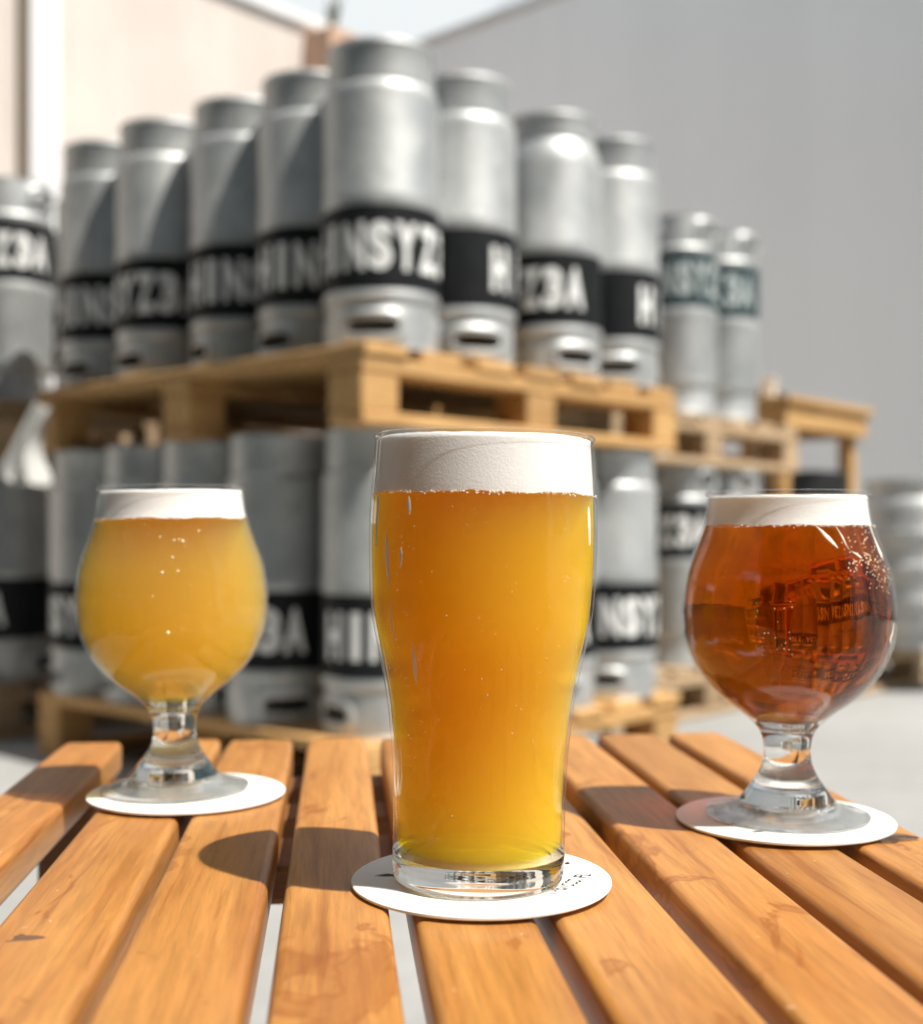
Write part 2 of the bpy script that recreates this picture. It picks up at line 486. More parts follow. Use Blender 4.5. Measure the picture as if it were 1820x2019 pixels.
# ------------------------------------------------------------------ pallets
PH = 0.154
def make_pallet_meshes(W, L, x_mat, y_mat):
    d = {}
    d['deck'] = box_me('deck_board', .118, L, .024, .003, 1); d['deck'].materials.append(y_mat)
    d['stringer'] = box_me('stringer_board', W, .10, .030, .003, 1); d['stringer'].materials.append(x_mat)
    d['block'] = box_me('block', .10, .10, .0762, .004, 1); d['block'].materials.append(x_mat)
    d['bottom'] = box_me('bottom_board', W, .10, .0238, .003, 1); d['bottom'].materials.append(x_mat)
    return d

def pallet(name, label, corner, yaw, z, W, L, meshes, ndeck=7, group=None):
    p = empty(name, (corner.x, corner.y, z), yaw)
    tag(p, label, 'pallet', group)
    ys = (0, (L - .10) / 2, L - .10); xs = (0, (W - .10) / 2, W - .10)
    for y in ys:
        mesh_obj('bottom_board', meshes['bottom'], None, p, (0, y, 0))
        mesh_obj('stringer_board', meshes['stringer'], None, p, (0, y, .100))
        for x in xs:
            mesh_obj('block', meshes['block'], None, p, (x + random.uniform(0, .004), y + random.uniform(0, .004), .0238))
    for k in range(ndeck):
        x = k * (W - .118) / (ndeck - 1)
        mesh_obj('deck_board', meshes['deck'], None, p, (x, random.uniform(-.008, .006), .130), (0, 0, random.uniform(-.004, .004)))
    return p

A0 = Vector((-0.1864, 2.3467, 0)); AW, AL = 1.0884, 1.2157
mA = make_pallet_meshes(AW, AL, M['pallet_x'], M['pallet_y'])
mB = make_pallet_meshes(AW, AL, M['oldpallet_x'], M['oldpallet_y'])
KH = 0.614
Z1 = PH; Z2 = PH + KH + PH
pallet('pallet', 'new pine pallet carrying the upper tier of kegs in the centre', A0, AYAW, Z1 + KH, AW, AL, mA)
pallet('pallet', 'pine pallet on the ground under the central keg stack', A0 + U * .01 - V * .0, AYAW, 0, AW, AL, mA)
BR = Vector((1.149, 4.235, 0)); B0 = BR - U * AW
pallet('pallet', 'weathered pallet between the two tiers of the right rear keg stack', B0, AYAW, Z1 + KH, AW, AL, mB)
pallet('pallet', 'weathered pallet on the ground under the right rear keg stack', B0, AYAW, 0, AW, AL, mB)
D0 = Vector((-1.265, 3.32, 0))
pallet('pallet', 'pallet between the two tiers of the keg stack at the left edge', D0, AYAW, Z1 + KH, AW, AL, mB)
pallet('pallet', 'shaded pallet on the ground under the keg stack at the left edge', D0, AYAW, 0, AW, AL, mB)

# ------------------------------------------------------------------ kegs
KR = 0.1175
def keg_body(variant):
    if variant == 0:
        top = [(KR, .510), (.1170, .517), (.1148, .525), (.109, .532), (.104, .535)]
    else:
        top = [(KR, .492), (.1165, .506), (.1125, .524), (.104, .545), (.0985, .556)]
    p = [(0, .085), (.09, .085), (.106, .089), (.1145, .094), (KR, .099), (KR, .100), (.1192, .103), (.1192, .111), (KR, .115),
         (KR, .283), (.1190, .288), (.1195, .300), (.1190, .312), (KR, .318)] + top + [(.06, top[-1][1] + .012), (0, top[-1][1] + .015)]
    me = lathe('keg_body', p, 56, sharp=28); me.materials.append(M['steel']); return me
def keg_collar(variant):
    z0, r = (.533, .1095) if variant == 0 else (.553, .1025)
    p = [(r - .004, z0 - .006), (r, z0), (r + .001, z0 + .012), (r, .600 if variant == 0 else .600), (r + .0025, .606), (r + .001, KH), (r - .006, KH), (r - .008, .607),
         (r - .005, .598), (r - .005, z0 + .01)]
    me = lathe('keg_collar', p, 56, close=True, sharp=28); me.materials.append(M['steel']); return me

def keg_skirt():
    """foot ring with three hand slots, each in a raised oval"""
    R0, H = .1125, .093
    T = .003
    bm = bmesh.new()
    def pt(a, z, off=0.0):
        r = R0 + off
        return (r * math.cos(a), r * math.sin(a), z)
    nslot = 3; half = math.radians(40)
    n = 40
    def stadium(hw, hh, k, zc):
        # k-th of n points on a rounded slot, as (arc length, z)
        a = 2 * math.pi * k / n
        ex = .55
        x = hw * math.copysign(abs(math.cos(a)) ** ex, math.cos(a)); y = hh * math.copysign(abs(math.sin(a)) ** ex, math.sin(a))
        return x, zc + y
    def rect(k):
        a = 2 * math.pi * k / n
        c, s = math.cos(a), math.sin(a)
        m = max(abs(c), abs(s))
        return c / m, s / m
    for q in range(nslot):
        ac = 2 * math.pi * q / nslot
        zc = .044
        loops = []
        for (hw, hh, off) in ((.051, .0150, -.002), (.0515, .0155, .002), (.0535, .0180, .0055), (.060, .027, .0065), (.065, .033, .002), (.068, .036, 0.0)):
            loops.append([bm.verts.new(pt(ac + stadium(hw, hh, k, zc)[0] / R0, stadium(hw, hh, k, zc)[1], off)) for k in range(n)])
        lp = []
        for k in range(n):
            x, y = rect(k)
            lp.append(bm.verts.new(pt(ac + x * half, .003 + (H - .003) * (y + 1) / 2)))
        loops.append(lp)
        for A, B in zip(loops[:-1], loops[1:]):
            for k in range(n):
                bm.faces.new((A[k], A[(k + 1) % n], B[(k + 1) % n], B[k]))
        # plain part up to the next slot
        a0 = ac + half; a1 = ac + 2 * math.pi / nslot - half
        cols = 5
        right = sorted([v for v in lp if abs(math.atan2(math.sin(math.atan2(v.co.y, v.co.x) - a0), math.cos(math.atan2(v.co.y, v.co.x) - a0))) < 1e-4], key=lambda v: v.co.z)
        zs = [v.co.z for v in right]
        prev = right
        for c in range(1, cols + 1):
            a = a0 + (a1 - a0) * c / cols
            cur = [bm.verts.new(pt(a, z)) for z in zs]
            for i in range(len(zs) - 1):
                bm.faces.new((prev[i], cur[i], cur[i + 1], prev[i + 1]))
            prev = cur
    bmesh.ops.remove_doubles(bm, verts=bm.verts[:], dist=1e-5)
    # rolled foot and inner wall
    seg = 96
    prof = [(R0, .0032), (R0 + .0015, .0015), (R0 - .001, 0), (R0 - .006, 0), (R0 - .007, .004), (R0 - .007, .012)]
    rings = []
    for r, z in prof:
        rings.append([bm.verts.new((r * math.cos(2 * math.pi * k / seg), r * math.sin(2 * math.pi * k / seg), z)) for k in range(seg)])
    for A, B in zip(rings[:-1], rings[1:]):
        for k in range(seg):
            bm.faces.new((B[k], B[(k + 1) % seg], A[(k + 1) % seg], A[k]))
    bmesh.ops.recalc_face_normals(bm, faces=bm.faces[:])
    me = from_bm('keg_skirt', bm, True); me.set_sharp_from_angle(angle=math.radians(40))
    me.materials.append(M['steel']); return me

def band(name, r, z0, z1, m):
    me = lathe(name, [(r - .0012, z0), (r, z0 + .0006), (r, z1 - .0006), (r - .0012, z1)], 64, sharp=50); me.materials.append(m); return me

_glyph = {}
def glyph(ch, bold=.055):
    """triangulated outline of one character, scaled to a unit box"""
    if (ch, bold) in _glyph: return _glyph[(ch, bold)]
    cu = bpy.data.curves.new('glyph', 'FONT'); cu.body = ch; cu.size = 1.0; cu.offset = bold; cu.resolution_u = 4
    o = bpy.data.objects.new('glyph', cu); C.objects.link(o)
    bpy.context.view_layer.update()
    dg = bpy.context.evaluated_depsgraph_get()
    me = o.evaluated_get(dg).to_mesh()
    vs_ = [tuple(v.co) for v in me.vertices]; fs = [tuple(p.vertices) for p in me.polygons]
    o.evaluated_get(dg).to_mesh_clear()
    bpy.data.objects.remove(o); bpy.data.curves.remove(cu)
    x0 = min(v[0] for v in vs_); x1 = max(v[0] for v in vs_); y0 = min(v[1] for v in vs_); y1 = max(v[1] for v in vs_)
    _glyph[(ch, bold)] = ([((v[0] - x0) / (x1 - x0), (v[1] - y0) / (y1 - y0)) for v in vs_], fs, (x1 - x0) / (y1 - y0))
    return _glyph[(ch, bold)]

def wrap_text(name, text, r, z0, h, cw, step, mm):
    """flat print wrapped round a cylinder, first letter at angle 0, running left to right as seen from outside"""
    bm = bmesh.new()
    for i, ch in enumerate(text):
        if ch == ' ': continue
        v2, fs, asp = glyph(ch)
        wd = cw * (.45 if ch == 'I' else 1.0)
        vv = [bm.verts.new((i * step + (x - .5) * wd, 0, z0 + y * h)) for x, y in v2]
        for f in fs:
            try: bm.faces.new([vv[k] for k in f])
            except ValueError: pass
    x0 = -step; x1 = step * len(text)
    x = x0
    while x < x1:
        bmesh.ops.bisect_plane(bm, geom=bm.verts[:] + bm.edges[:] + bm.faces[:], plane_co=(x, 0, 0), plane_no=(1, 0, 0))
        x += .011
    for v in bm.verts:
        a = v.co.x / r
        v.co = Vector((r * math.cos(a), r * math.sin(a), v.co.z))
    bmesh.ops.recalc_face_normals(bm, faces=bm.faces[:])
    me = from_bm(name, bm); me.materials.append(mm); return me

BODY = [keg_body(0), keg_body(1)]; COLLAR = [keg_collar(0), keg_collar(1)]
SKIRT = keg_skirt()
TXT = 'HINSYZ3A'
STEP = math.radians(26.5) * KR
LBL = band('label_band', KR + .0012, .118, .283, M['label'])
LET = wrap_text('lettering', TXT, KR + .0019, .153, .095, .0485, STEP, M['ink_white'])
LETW = wrap_text('lettering', TXT, KR + .0019, .153, .095, .0462, math.radians(37.5) * KR, M['ink_white'])
LBL2 = band('label_band', KR + .0012, .118, .283, M['label_teal'])
LET2 = wrap_text('lettering', TXT, KR + .0019, .150, .104, .047, STEP, M['ink_grey'])

def keg(pos, z, label, text_deg, slot_deg, variant=0, flip=False, teal=False, wide=False, group='slim kegs on the pallets'):
    """text_deg: angle between the direction to the camera and the letter S, slot_deg: same for a hand slot (to the right = +)"""
    view = math.atan2(-pos.y, -pos.x)
    k = empty('keg', (pos.x, pos.y, z)); tag(k, label, 'keg', group)
    if flip:
        k.rotation_euler = (math.pi, 0, 0); k.location.z = z + KH
    s = -1 if flip else 1
    body = mesh_obj('body', BODY[variant], None, k, rot=(0, 0, random.uniform(0, 6)))
    mesh_obj('collar', COLLAR[variant], None, k, rot=(0, 0, random.uniform(0, 6)))
    mesh_obj('skirt', SKIRT, None, k, rot=(0, 0, s * (view + math.radians(slot_deg))))
    lb = mesh_obj('label_band', LBL2 if teal else LBL, None, k)
    lt = mesh_obj('lettering', LET2 if teal else LETW if wide else LET, None, lb, rot=(0, 0, s * (view + math.radians(text_deg)) - 3 * (math.radians(37.5) if wide else STEP / KR)))
    if flip:
        lt.rotation_euler = (math.pi, 0, -(view + math.radians(text_deg)) + 3 * STEP / KR); lt.location.z = 2 * .2005
    return k

def on(base, a, b): return base + U * a + V * b
# upper tier of the central stack
keg(on(A0, .165, .120), Z2, 'steel keg on the near corner of the upper pallet, lettering facing the camera', 0, -10)
keg(on(A0, .418, .125), Z2, 'steel keg on the lit side of the upper pallet, second from its near corner', 155, 18, wide=True)
keg(on(A0, .730, .120), Z2, 'narrow-necked steel keg on the lit side of the upper pallet, third from its near corner', -76, 34, 1)
keg(on(A0, .985, .125), Z2, 'steel keg at the right end of the upper pallet, mostly bare black label', 158, 6, wide=True)
keg(on(A0, .186, .357), Z2, 'shaded steel keg on the upper pallet just left of the near corner keg', 20, -50)
keg(on(A0, .180, .597), Z2, 'shaded steel keg in the middle of the left side of the upper pallet', 18, 50)
keg(on(A0, .145, .850), Z2, 'half-lit steel keg on the upper pallet, second from its far left end', -75, 65)
keg(on(A0, .140, 1.098), Z2, 'steel keg at the far left end of the upper pallet', 8, 70)
# lower tier of the central stack
keg(on(A0, .165, .125), Z1, 'steel keg on the near corner of the lower pallet, partly behind the pint glass', 30, 60)
keg(on(A0, .44, .125), Z1, 'steel keg on the lower pallet hidden almost wholly behind the pint glass', 40, 10)
keg(on(A0, .715, .125), Z1, 'steel keg on the lower pallet showing only a strip right of the pint glass', -60, 12)
keg(on(A0, .975, .125), Z1, 'steel keg at the right end of the lower pallet with white letters facing forward', 28, -12)
keg(on(A0, .135, .400), Z1, 'shaded steel keg on the lower pallet between the tulip of straw beer and the pint', -90, 8)
keg(on(A0, .135, .650), Z1, 'shaded steel keg on the lower pallet just right of the tulip of straw beer', -60, 30)
keg(on(A0, .135, .890), Z1, 'shaded steel keg on the lower pallet behind the tulip of straw beer', 20, 40)
keg(on(A0, .130, 1.125), Z1, 'shaded steel keg at the far left end of the lower pallet', -60, 40)
# right rear stack
def at(px, Z): return Vector((SX(px, Z), Z, 0))
keg(at(1338, 3.90), Z2, 'steel keg with teal label on the right rear stack, partly behind the central stack', 10, 60, 0, flip=True, teal=True)
keg(at(1423, 4.09), Z2, 'rightmost upper steel keg with teal label on the right rear stack', -60, 60, 0, flip=True, teal=True)
keg(at(1338, 3.90), Z1, 'upright steel keg with black label in the lower tier of the right rear stack', -70, 60, 0, flip=True)
keg(at(1423, 4.09), Z1, 'steel keg in the lower tier of the right rear stack, half behind the amber glass', 60, 40, 0, flip=True)
# left edge stack
keg(on(D0, .13, .13), Z2, 'steel keg in the upper tier at the left edge, cut by the picture border', -60, 60, flip=True)
keg(on(D0, .13, .385), Z2, 'steel keg of the left edge stack almost wholly outside the picture', 0, 60, flip=True)
keg(on(D0, .40, .13), Z2, 'steel keg of the left edge stack behind the far left keg of the central stack', 30, 60)
keg(on(D0, .13, .13), Z1, 'dark shaded steel keg in the lower tier at the left edge', -120, 60)

# the packed inner rows of each tier
for tier, zt in ((Z2, 'upper'), (Z1, 'lower')):
    for i in range(1, 4):
        for j in range(1, 5):
            keg(on(A0, (.165, .43, .70, .965)[i], (.12, .365, .605, .85, 1.095)[j]), tier,
                'steel keg packed inside the %s tier of the central stack, behind its outer rows' % zt, random.uniform(0, 360), random.uniform(0, 120), group='inner kegs of the central %s tier' % zt)
for tier, zt in ((Z2, 'upper'), (Z1, 'lower')):
    for i, j in ((0, 1), (1, 1), (2, 1), (0, 2), (1, 2), (2, 2)):
        keg(at(1338, 3.90) + U * (i - 1) * .26 + V * j * .25, tier, 'steel keg packed inside the %s tier of the right rear stack' % zt, random.uniform(0, 360), random.uniform(0, 120), group='inner kegs of the right rear %s tier' % zt)
for i, j in ((0, 1), (1, 0), (1, 1), (2, 0), (2, 1)):
    keg(on(D0, .13 + i * .26, .13 + j * .255), Z1, 'dark shaded steel keg packed into the lower tier of the left edge stack', random.uniform(0, 360), random.uniform(0, 120), group='inner kegs of the left edge lower tier')

# big half-barrel keg on its own pallet at the right edge
E0 = Vector((SX(1690, 4.25), 4.25, 0))
pallet('pallet', 'pallet under the big ribbed keg at the right edge', E0, AYAW, 0, AW, AL, mB)
BKH, BKR = .60, .205
bp = [(0, .05), (.15, .05), (.185, .06), (.199, .085), (.2, .10), (.2, .135), (.2035, .145), (.2075, .155), (.2075, .17), (.2035, .18), (.2, .19), (.2, .255),
      (.2035, .265), (.2085, .275), (.2085, .29), (.2035, .30), (.2, .31), (.2, .375), (.2035, .385), (.2085, .395), (.2085, .41), (.2035, .42), (.2, .43), (.2, .49), (.196, .515), (.18, .535),
      (.10, .55), (0, .555)]
big_body = lathe('big_keg_body', bp, 72, sharp=30); big_body.materials.append(M['steel'])
rc = [(.176, .522), (.178, .53), (.178, .586), (.182, .592), (.181, BKH), (.170, BKH), (.169, .592), (.173, .584), (.173, .53)]
big_col = lathe('big_keg_collar', rc, 72, close=True, sharp=30); big_col.materials.append(M['steel'])
rf = [(.176, .075), (.178, .066), (.178, .012), (.182, .006), (.181, 0), (.170, 0), (.169, .006), (.173, .014), (.173, .07)]
big_foot = lathe('big_keg_foot', rf, 72, close=True, sharp=30); big_foot.materials.append(M['steel'])
spear = lathe('keg_valve', [(0, .54), (.03, .54), (.03, .575), (.022, .58), (0, .58)], 24); spear.materials.append(M['steel'])
def big_keg(pos, label):
    k = empty('large_keg', (pos.x, pos.y, PH)); tag(k, label, 'keg', 'large ribbed kegs at the right edge')
    for nm, me in (('body', big_body), ('collar', big_col), ('foot_ring', big_foot), ('valve', spear)):
        mesh_obj(nm, me, None, k, rot=(0, 0, random.uniform(0, 6)))
big_keg(at(1806, 4.52), 'wide ribbed steel keg standing at the right edge of the picture')
big_keg(at(1806, 4.52) + U * .43, 'wide ribbed steel keg behind the one at the right edge')

# ------------------------------------------------------------------ bar table and chair behind
BT = Vector((SX(1551, 5.0), 5.0, 0)); BTH = SZ(779, 5.0)
bt = empty('bar_table', (BT.x, BT.y, 0), AYAW)
tag(bt, 'tall wooden bar table standing behind the right rear keg stack', 'table')
TL, TW = .76, .62
for k in range(5):
    mesh_obj('top_board', box_me('top_board', TL + .04, TW / 5 + .006, .03, .003, 1), M['pallet_x'], bt, (-.02, -.02 + k * (TW / 5 + .011), BTH - .03))
for y in (0.0, TW - .03):
    mesh_obj('apron', box_me('apron', TL - .002, .03, .095, .003, 1), M['pallet_x'], bt, (.001, y, BTH - .127))
for x in (0.0, TL - .03):
    mesh_obj('apron', box_me('apron', .03, TW - .062, .095, .003, 1), M['pallet_y'], bt, (x, .031, BTH - .127))
for x in (.004, TL - .066):
    for y in (.034, TW - .098):
        mesh_obj('leg', box_me('leg', .062, .062, BTH - .032, .004, 1), M['pallet_y'], bt, (x + (.032 if x < .1 else -.034), y, 0))
mesh_obj('foot_rail', box_me('foot_rail', TL - .2, .03, .06, .003, 1), M['pallet_x'], bt, (.1, TW - .08, BTH - .25))
cup = mesh_obj('paper_cup', lathe('paper_cup', [(0, 0), (.027, 0), (.035, .085), (.0365, .087), (.0345, .088), (.027, .004), (0, .004)], 28, sharp=40), M['card'], None,
               (BT.x + U.x * .08 + V.x * .12, BT.y + U.y * .08 + V.y * .12, BTH))
tag(cup, 'small white cup on the near corner of the bar table', 'cup')
dk = mesh_obj('dark_caddy', box_me('dark_caddy', .16, .12, .06, .012, 3), M['black_plastic'], None,
              (BT.x + U.x * .16 + V.x * .18, BT.y + U.y * .16 + V.y * .18, BTH), (0, 0, AYAW))
tag(dk, 'low dark box lying on the bar table beside the white cup', 'box')

ch = empty('chair', (SX(1562, 5.55), 5.55, 0), .18)
tag(ch, 'black plastic chair standing under the bar table', 'chair')
mesh_obj('seat', box_me('seat', .42, .42, .03, .012, 3), M['black_plastic'], ch, (-.21, -.21, .44))
bkm = box_me('backrest', .40, .025, .34, .011, 3)
for v in bkm.vertices:
    v.co.y += .10 * (v.co.x - .2) ** 2 / .04
    v.co.z -= .9 * max(0, abs(v.co.x - .2) - .12) * max(0, (v.co.z - .17)) / .17
mesh_obj('backrest', bkm, M['black_plastic'], ch, (-.20, -.23, .56))
for x in (-.19, .17):
    for y in (-.19, .17):
        mesh_obj('leg', box_me('leg', .025, .025, .44 if y > 0 else .62, .004, 1), M['black_plastic'], ch, (x, y, 0))

# ------------------------------------------------------------------ plastic wrap hanging from the left stack
wz = 3.03
ctr = [(88, 800, 20), (74, 830, 20), (58, 862, 20), (48, 895, 26), (50, 925, 42), (62, 948, 46), (74, 958, 30)]
verts, faces = [], []
nc = 9
for i, (px, py, hw) in enumerate(ctr):
    for k in range(nc):
        s = k / (nc - 1) * 2 - 1
        Zk = wz + .03 * math.sin(s * 5 + i * .9) - .02 * (1 - s * s)
        verts.append((SX(px + s * hw, wz), Zk, SZ(py + 5 * math.sin(s * 3 + i), wz)))
for i in range(len(ctr) - 1):
    for k in range(nc - 1):
        a = i * nc + k
        faces.append((a, a + 1, a + nc + 1, a + nc))
wme = mk('plastic_wrap', verts, faces, True)
wo = mesh_obj('plastic_wrap', wme, M['wrap'])
md = wo.modifiers.new('thick', 'SOLIDIFY'); md.thickness = .004
md = wo.modifiers.new('sub', 'SUBSURF'); md.levels = 2; md.render_levels = 2
tag(wo, 'crumpled white plastic wrap hanging from the pallet at the left edge', 'plastic wrap')

# ------------------------------------------------------------------ slatted side table
TYAW = math.radians(5.8)        # slats run along local y, turned 5.8 deg to the left of the view
tb = empty('side_table', (0, 0, 0), TYAW)
tag(tb, 'low slatted wooden side table carrying three glasses of beer', 'table')
def slat_mesh(name, wd, L, th, r=.0037, wear=.0):
    """plank along y with rounded long edges and slightly cupped faces"""
    prof = []
    for cx_, cz_, a0 in ((wd / 2 - r, -r, 0), (-wd / 2 + r, -r, 90), (-wd / 2 + r, -th + r, 180), (wd / 2 - r, -th + r, 270)):
        for k in range(6):
            a = math.radians(a0 + 90 * k / 5)
            prof.append((cx_ + r * math.cos(a), cz_ + r * math.sin(a)))
    ny = 26; verts = []; faces = []; n = len(prof)
    ph = random.uniform(0, 6)
    for j in range(ny + 1):
        y = L * j / ny
        e = min(y, L - y); sh = 1 - .5 * max(0, (.004 - e) / .004) * .1
        dx = .0005 * math.sin(y * 9 + ph); dz = .0004 * math.sin(y * 7 + ph * 2)
        for (x, z) in prof: verts.append((x * sh + dx, y, z + dz - (.0004 * (1 - (2 * x / wd) ** 2) if z > -.002 else 0)))
    for j in range(ny):
        for k in range(n):
            a = j * n + k; b_ = j * n + (k + 1) % n
            faces.append((a, a + n, b_ + n, b_))
    faces.append(tuple(range(n))); faces.append(tuple(range((ny + 1) * n - 1, ny * n - 1, -1)))
    me = mk(name, verts, faces, True); me.set_sharp_from_angle(angle=math.radians(40)); return me
T0, T1 = .20, .765
slat_edges = [(-.162, -.1265), (-.1085, -.0685), (-.0645, -.0245), (-.0175, .0185), (.0262, .0660), (.0712, .1115), (.118, .1565), (.1625, .2010), (.2075, .242)]
TILT = [.3, -.6, .5, -.3, .4, .7, -.4, .3, -.3]
for i, (a, b_) in enumerate(slat_edges):
    me = slat_mesh('slat', b_ - a, T1 - T0 + random.uniform(-.004, .004), .0180)
    mesh_obj('slat', me, M['slat_knot'] if i == 1 else M['slat'], tb, ((a + b_) / 2, T0, TABLE_Z - .0002 - random.uniform(0, .0006)), (0, math.radians(TILT[i] * .6), 0))
for y0, y1, x0, x1 in ((.548, .60, -.062, .205), (.64, .675, -.062, .205), (.715, .75, -.158, .24), (.225, .255, -.158, .24)):
    mesh_obj('cross_rail', box_me('cross_rail', x1 - x0, y1 - y0, .018, .003, 2), M['rail'], tb, (x0, y0, TABLE_Z - .0202 - .018))
for y0 in (.257, .679):
    for x0 in (-.158, .207):
        mesh_obj('leg', box_me('leg', .03, .035, TABLE_Z - .0206, .004, 2), M['rail'], tb, (x0, y0, 0))
# ------------------------------------------------------------------ coasters
CTH = .0015
def coaster(px, Z, label, r=.0462, dx=0, dy=0):
    x, y = SX(px, Z) + dx, Z + dy
    me = lathe('coaster', [(0, 0), (r - .0005, 0), (r, .0004), (r, CTH - .0004), (r - .0005, CTH), (0, CTH)], 96, sharp=50)
    o = mesh_obj('coaster', me, M['card'], None, (x, y, TABLE_Z + .0006))
    tag(o, label, 'coaster', 'round white coasters under the glasses')
    return o
CZ = TABLE_Z + .0006 + CTH
PX, PZ = 943, .443
LX, LZ = 346, .596
RX, RZ = 1552, .540
co_p = coaster(949, .443, 'round white card coaster printed with black letters under the pint glass')
co_l = coaster(369, .592, 'plain round white card coaster under the tulip glass of straw beer')
co_r = coaster(1546, .538, 'wet round white card coaster under the tulip glass of amber beer')

def flat_text(name, text, h, cw, gap, mm):
    verts, faces = [], []; x = 0
    for chx in text:
        if chx == ' ': x += cw * .5; continue
        v2, fs, asp = glyph(chx, .012)
        wd = cw * (.35 if chx in ',I' else 1.0); hh = h * (.25 if chx == ',' else 1.0); zz = -h * .08 if chx == ',' else 0
        n0 = len(verts)
        verts += [(x + a * wd, zz + b_ * hh, 0) for a, b_ in v2]
        faces += [tuple(n0 + k for k in f) for f in fs]
        x += wd + gap
    me = mk(name, verts, faces); me.materials.append(mm); return me
tx = flat_text('lettering', 'WYNWOOD, FL', .0052, .0023, .0007, M['ink_black'])
mesh_obj('lettering', tx, None, co_p, (.0262, -.0232, CTH + .0003), (0, 0, math.radians(62)))
def poly(name, pts, mm, parent, z=CTH + .0003):
    me = mk(name, [(x, y, 0) for x, y in pts], [tuple(range(len(pts)))]); return mesh_obj(name, me, mm, parent, (0, 0, z))
poly('printed_arrow', [(-.0385, .001), (-.0335, .0035), (-.0315, .0025), (-.0300, .0055), (-.0280, .0050), (-.0270, .0005)], M['ink_black'], co_p)
poly('printed_mark', [(.0305, .0175), (.0325, .0195), (.0335, .0180), (.0320, .0165)], M['ink_black'], co_p)
def blot(cx_, cy_, rx, ry, n=11):
    return [(cx_ + rx * math.cos(2 * math.pi * k / n) * random.uniform(.75, 1.1), cy_ + ry * math.sin(2 * math.pi * k / n) * random.uniform(.75, 1.1)) for k in range(n)]
poly('printed_mark', [(-.0216, -.0284), (-.0160, -.0266), (-.0155, -.0276), (-.0195, -.0292)], M['ink_black'], co_r)
poly('printed_mark', [(.0280, .0045), (.0303, .0100), (.0330, .0045)], M['ink_black'], co_r)
poly('printed_mark', blot(-.0190, -.0030, .0022, .0028), M['ink_black'], co_r)
poly('printed_mark', blot(-.0116, -.0095, .0034, .0028), M['ink_black'], co_r)
poly('printed_mark', blot(-.0050, -.0120, .0028, .0026), M['ink_black'], co_r)
# beer spilled at the right edge of that coaster
sv, sf = [], []
cxs, cys, nr = .172, .5085, 26
for ring_, (k_, h_) in enumerate(((1.0, .00005), (.9, .0007), (.6, .0010), (.25, .0011))):
    for q in range(nr):
        a = 2 * math.pi * q / nr
        rr = .0125 * (1 + .22 * math.sin(a * 2 + .6) + .14 * math.sin(a * 5 + 2)) * k_
        sv.append((cxs + rr * math.cos(a), cys + rr * .62 * math.sin(a), TABLE_Z + h_))
for r_ in range(3):
    for q in range(nr):
        sf.append((r_ * nr + q, r_ * nr + (q + 1) % nr, (r_ + 1) * nr + (q + 1) % nr, (r_ + 1) * nr + q))
sf.append(tuple(3 * nr + q for q in range(nr))); sf.append(tuple(range(nr - 1, -1, -1)))
spl = mesh_obj('beer_spill', mk('beer_spill', sv, sf, True), M['foot_glass'])
tag(spl, 'small clear puddle spilled beside the wet coaster at the right', 'puddle')

# ------------------------------------------------------------------ glasses
mmv = lambda L_: [(r / 1000, z / 1000) for r, z in L_]
def shell(outer, wall, z0, rim_r=.0007):
    """closed shell from an outer (r,z) profile, going up outside, over a rounded rim and down inside"""
    inner = [(max(r - wall, .0004), z) for r, z in outer]
    top = outer[-1]
    rim = []
    return outer + rim + inner[::-1]

def glass_parts(root, outer, z_in, z_foam, z_top, wall, beer_mat, seg=96):
    """bowl wall, beer and foam of one glass; outer is a dense (r,z) profile"""
    bowl_prof = [p for p in outer if z_in - .001 <= p[1] <= outer[-1][1] - .0008]
    bowl = mesh_obj('bowl', lathe('bowl', shell(bowl_prof, wall, z_in), seg, close=True, sharp=60), M['thin_glass'], root)
    rt_, zt_ = outer[-1]
    ring = [(rt_ - wall * .5 + .0011 * math.cos(k * math.pi / 6), zt_ + .0006 + .0011 * math.sin(k * math.pi / 6)) for k in range(12)]
    mesh_obj('rim', lathe('rim', ring, seg, close=True, sharp=0), M['rim_glass'], bowl)
    ins = lambda z, e=.00006: max(radius_at(outer, z) - wall - e, .0003)
    zs = [z_in + (z_foam - z_in) * k / 40 for k in range(41)]
    rb = ins(z_in)
    floor = [(0, z_in - .0006), (rb * .5, z_in - .0004), (rb * .9, z_in), (rb * .97, z_in + .0008)]
    pts = floor + [(ins(z), z) for z in zs if z > z_in + .0015] + [(ins(z_foam) * .6, z_foam), (0, z_foam)]
    beer = mesh_obj('beer', lathe('beer', pts, seg, sharp=50), beer_mat, root)
    zf = [z_foam + .0001 + (z_top - z_foam) * k / 14 for k in range(15)]
    fp = [(0, z_foam + .0002), (ins(zf[0]) * .7, z_foam + .0002)] + [(ins(z), z) for z in zf]
    rt = ins(z_top)
    fp += [(rt * .985, z_top + .0007), (rt * .94, z_top + .0002), (rt * .8, z_top - .0012), (rt * .4, z_top - .0016), (0, z_top - .0014)]
    fme = lathe('foam', fp, seg, sharp=60)
    for v in fme.vertices:       # uneven lower edge and a slightly lumpy head
        a = math.atan2(v.co.y, v.co.x)
        if v.co.z < z_foam + .0012: v.co.z += -.0003 + .00028 * math.sin(a * 7 + 1) + .0002 * math.sin(a * 19 + 2) + random.uniform(-.00012, .00012)
        elif v.co.z > z_top - .0030 and math.hypot(v.co.x, v.co.y) < ins(z_top) * .99: v.co.z += .00012 * math.sin(a * 5) + random.uniform(-.0001, .0001)
    foam_o = mesh_obj('foam', fme, M['foam'], beer)
    return bowl, beer, foam_o


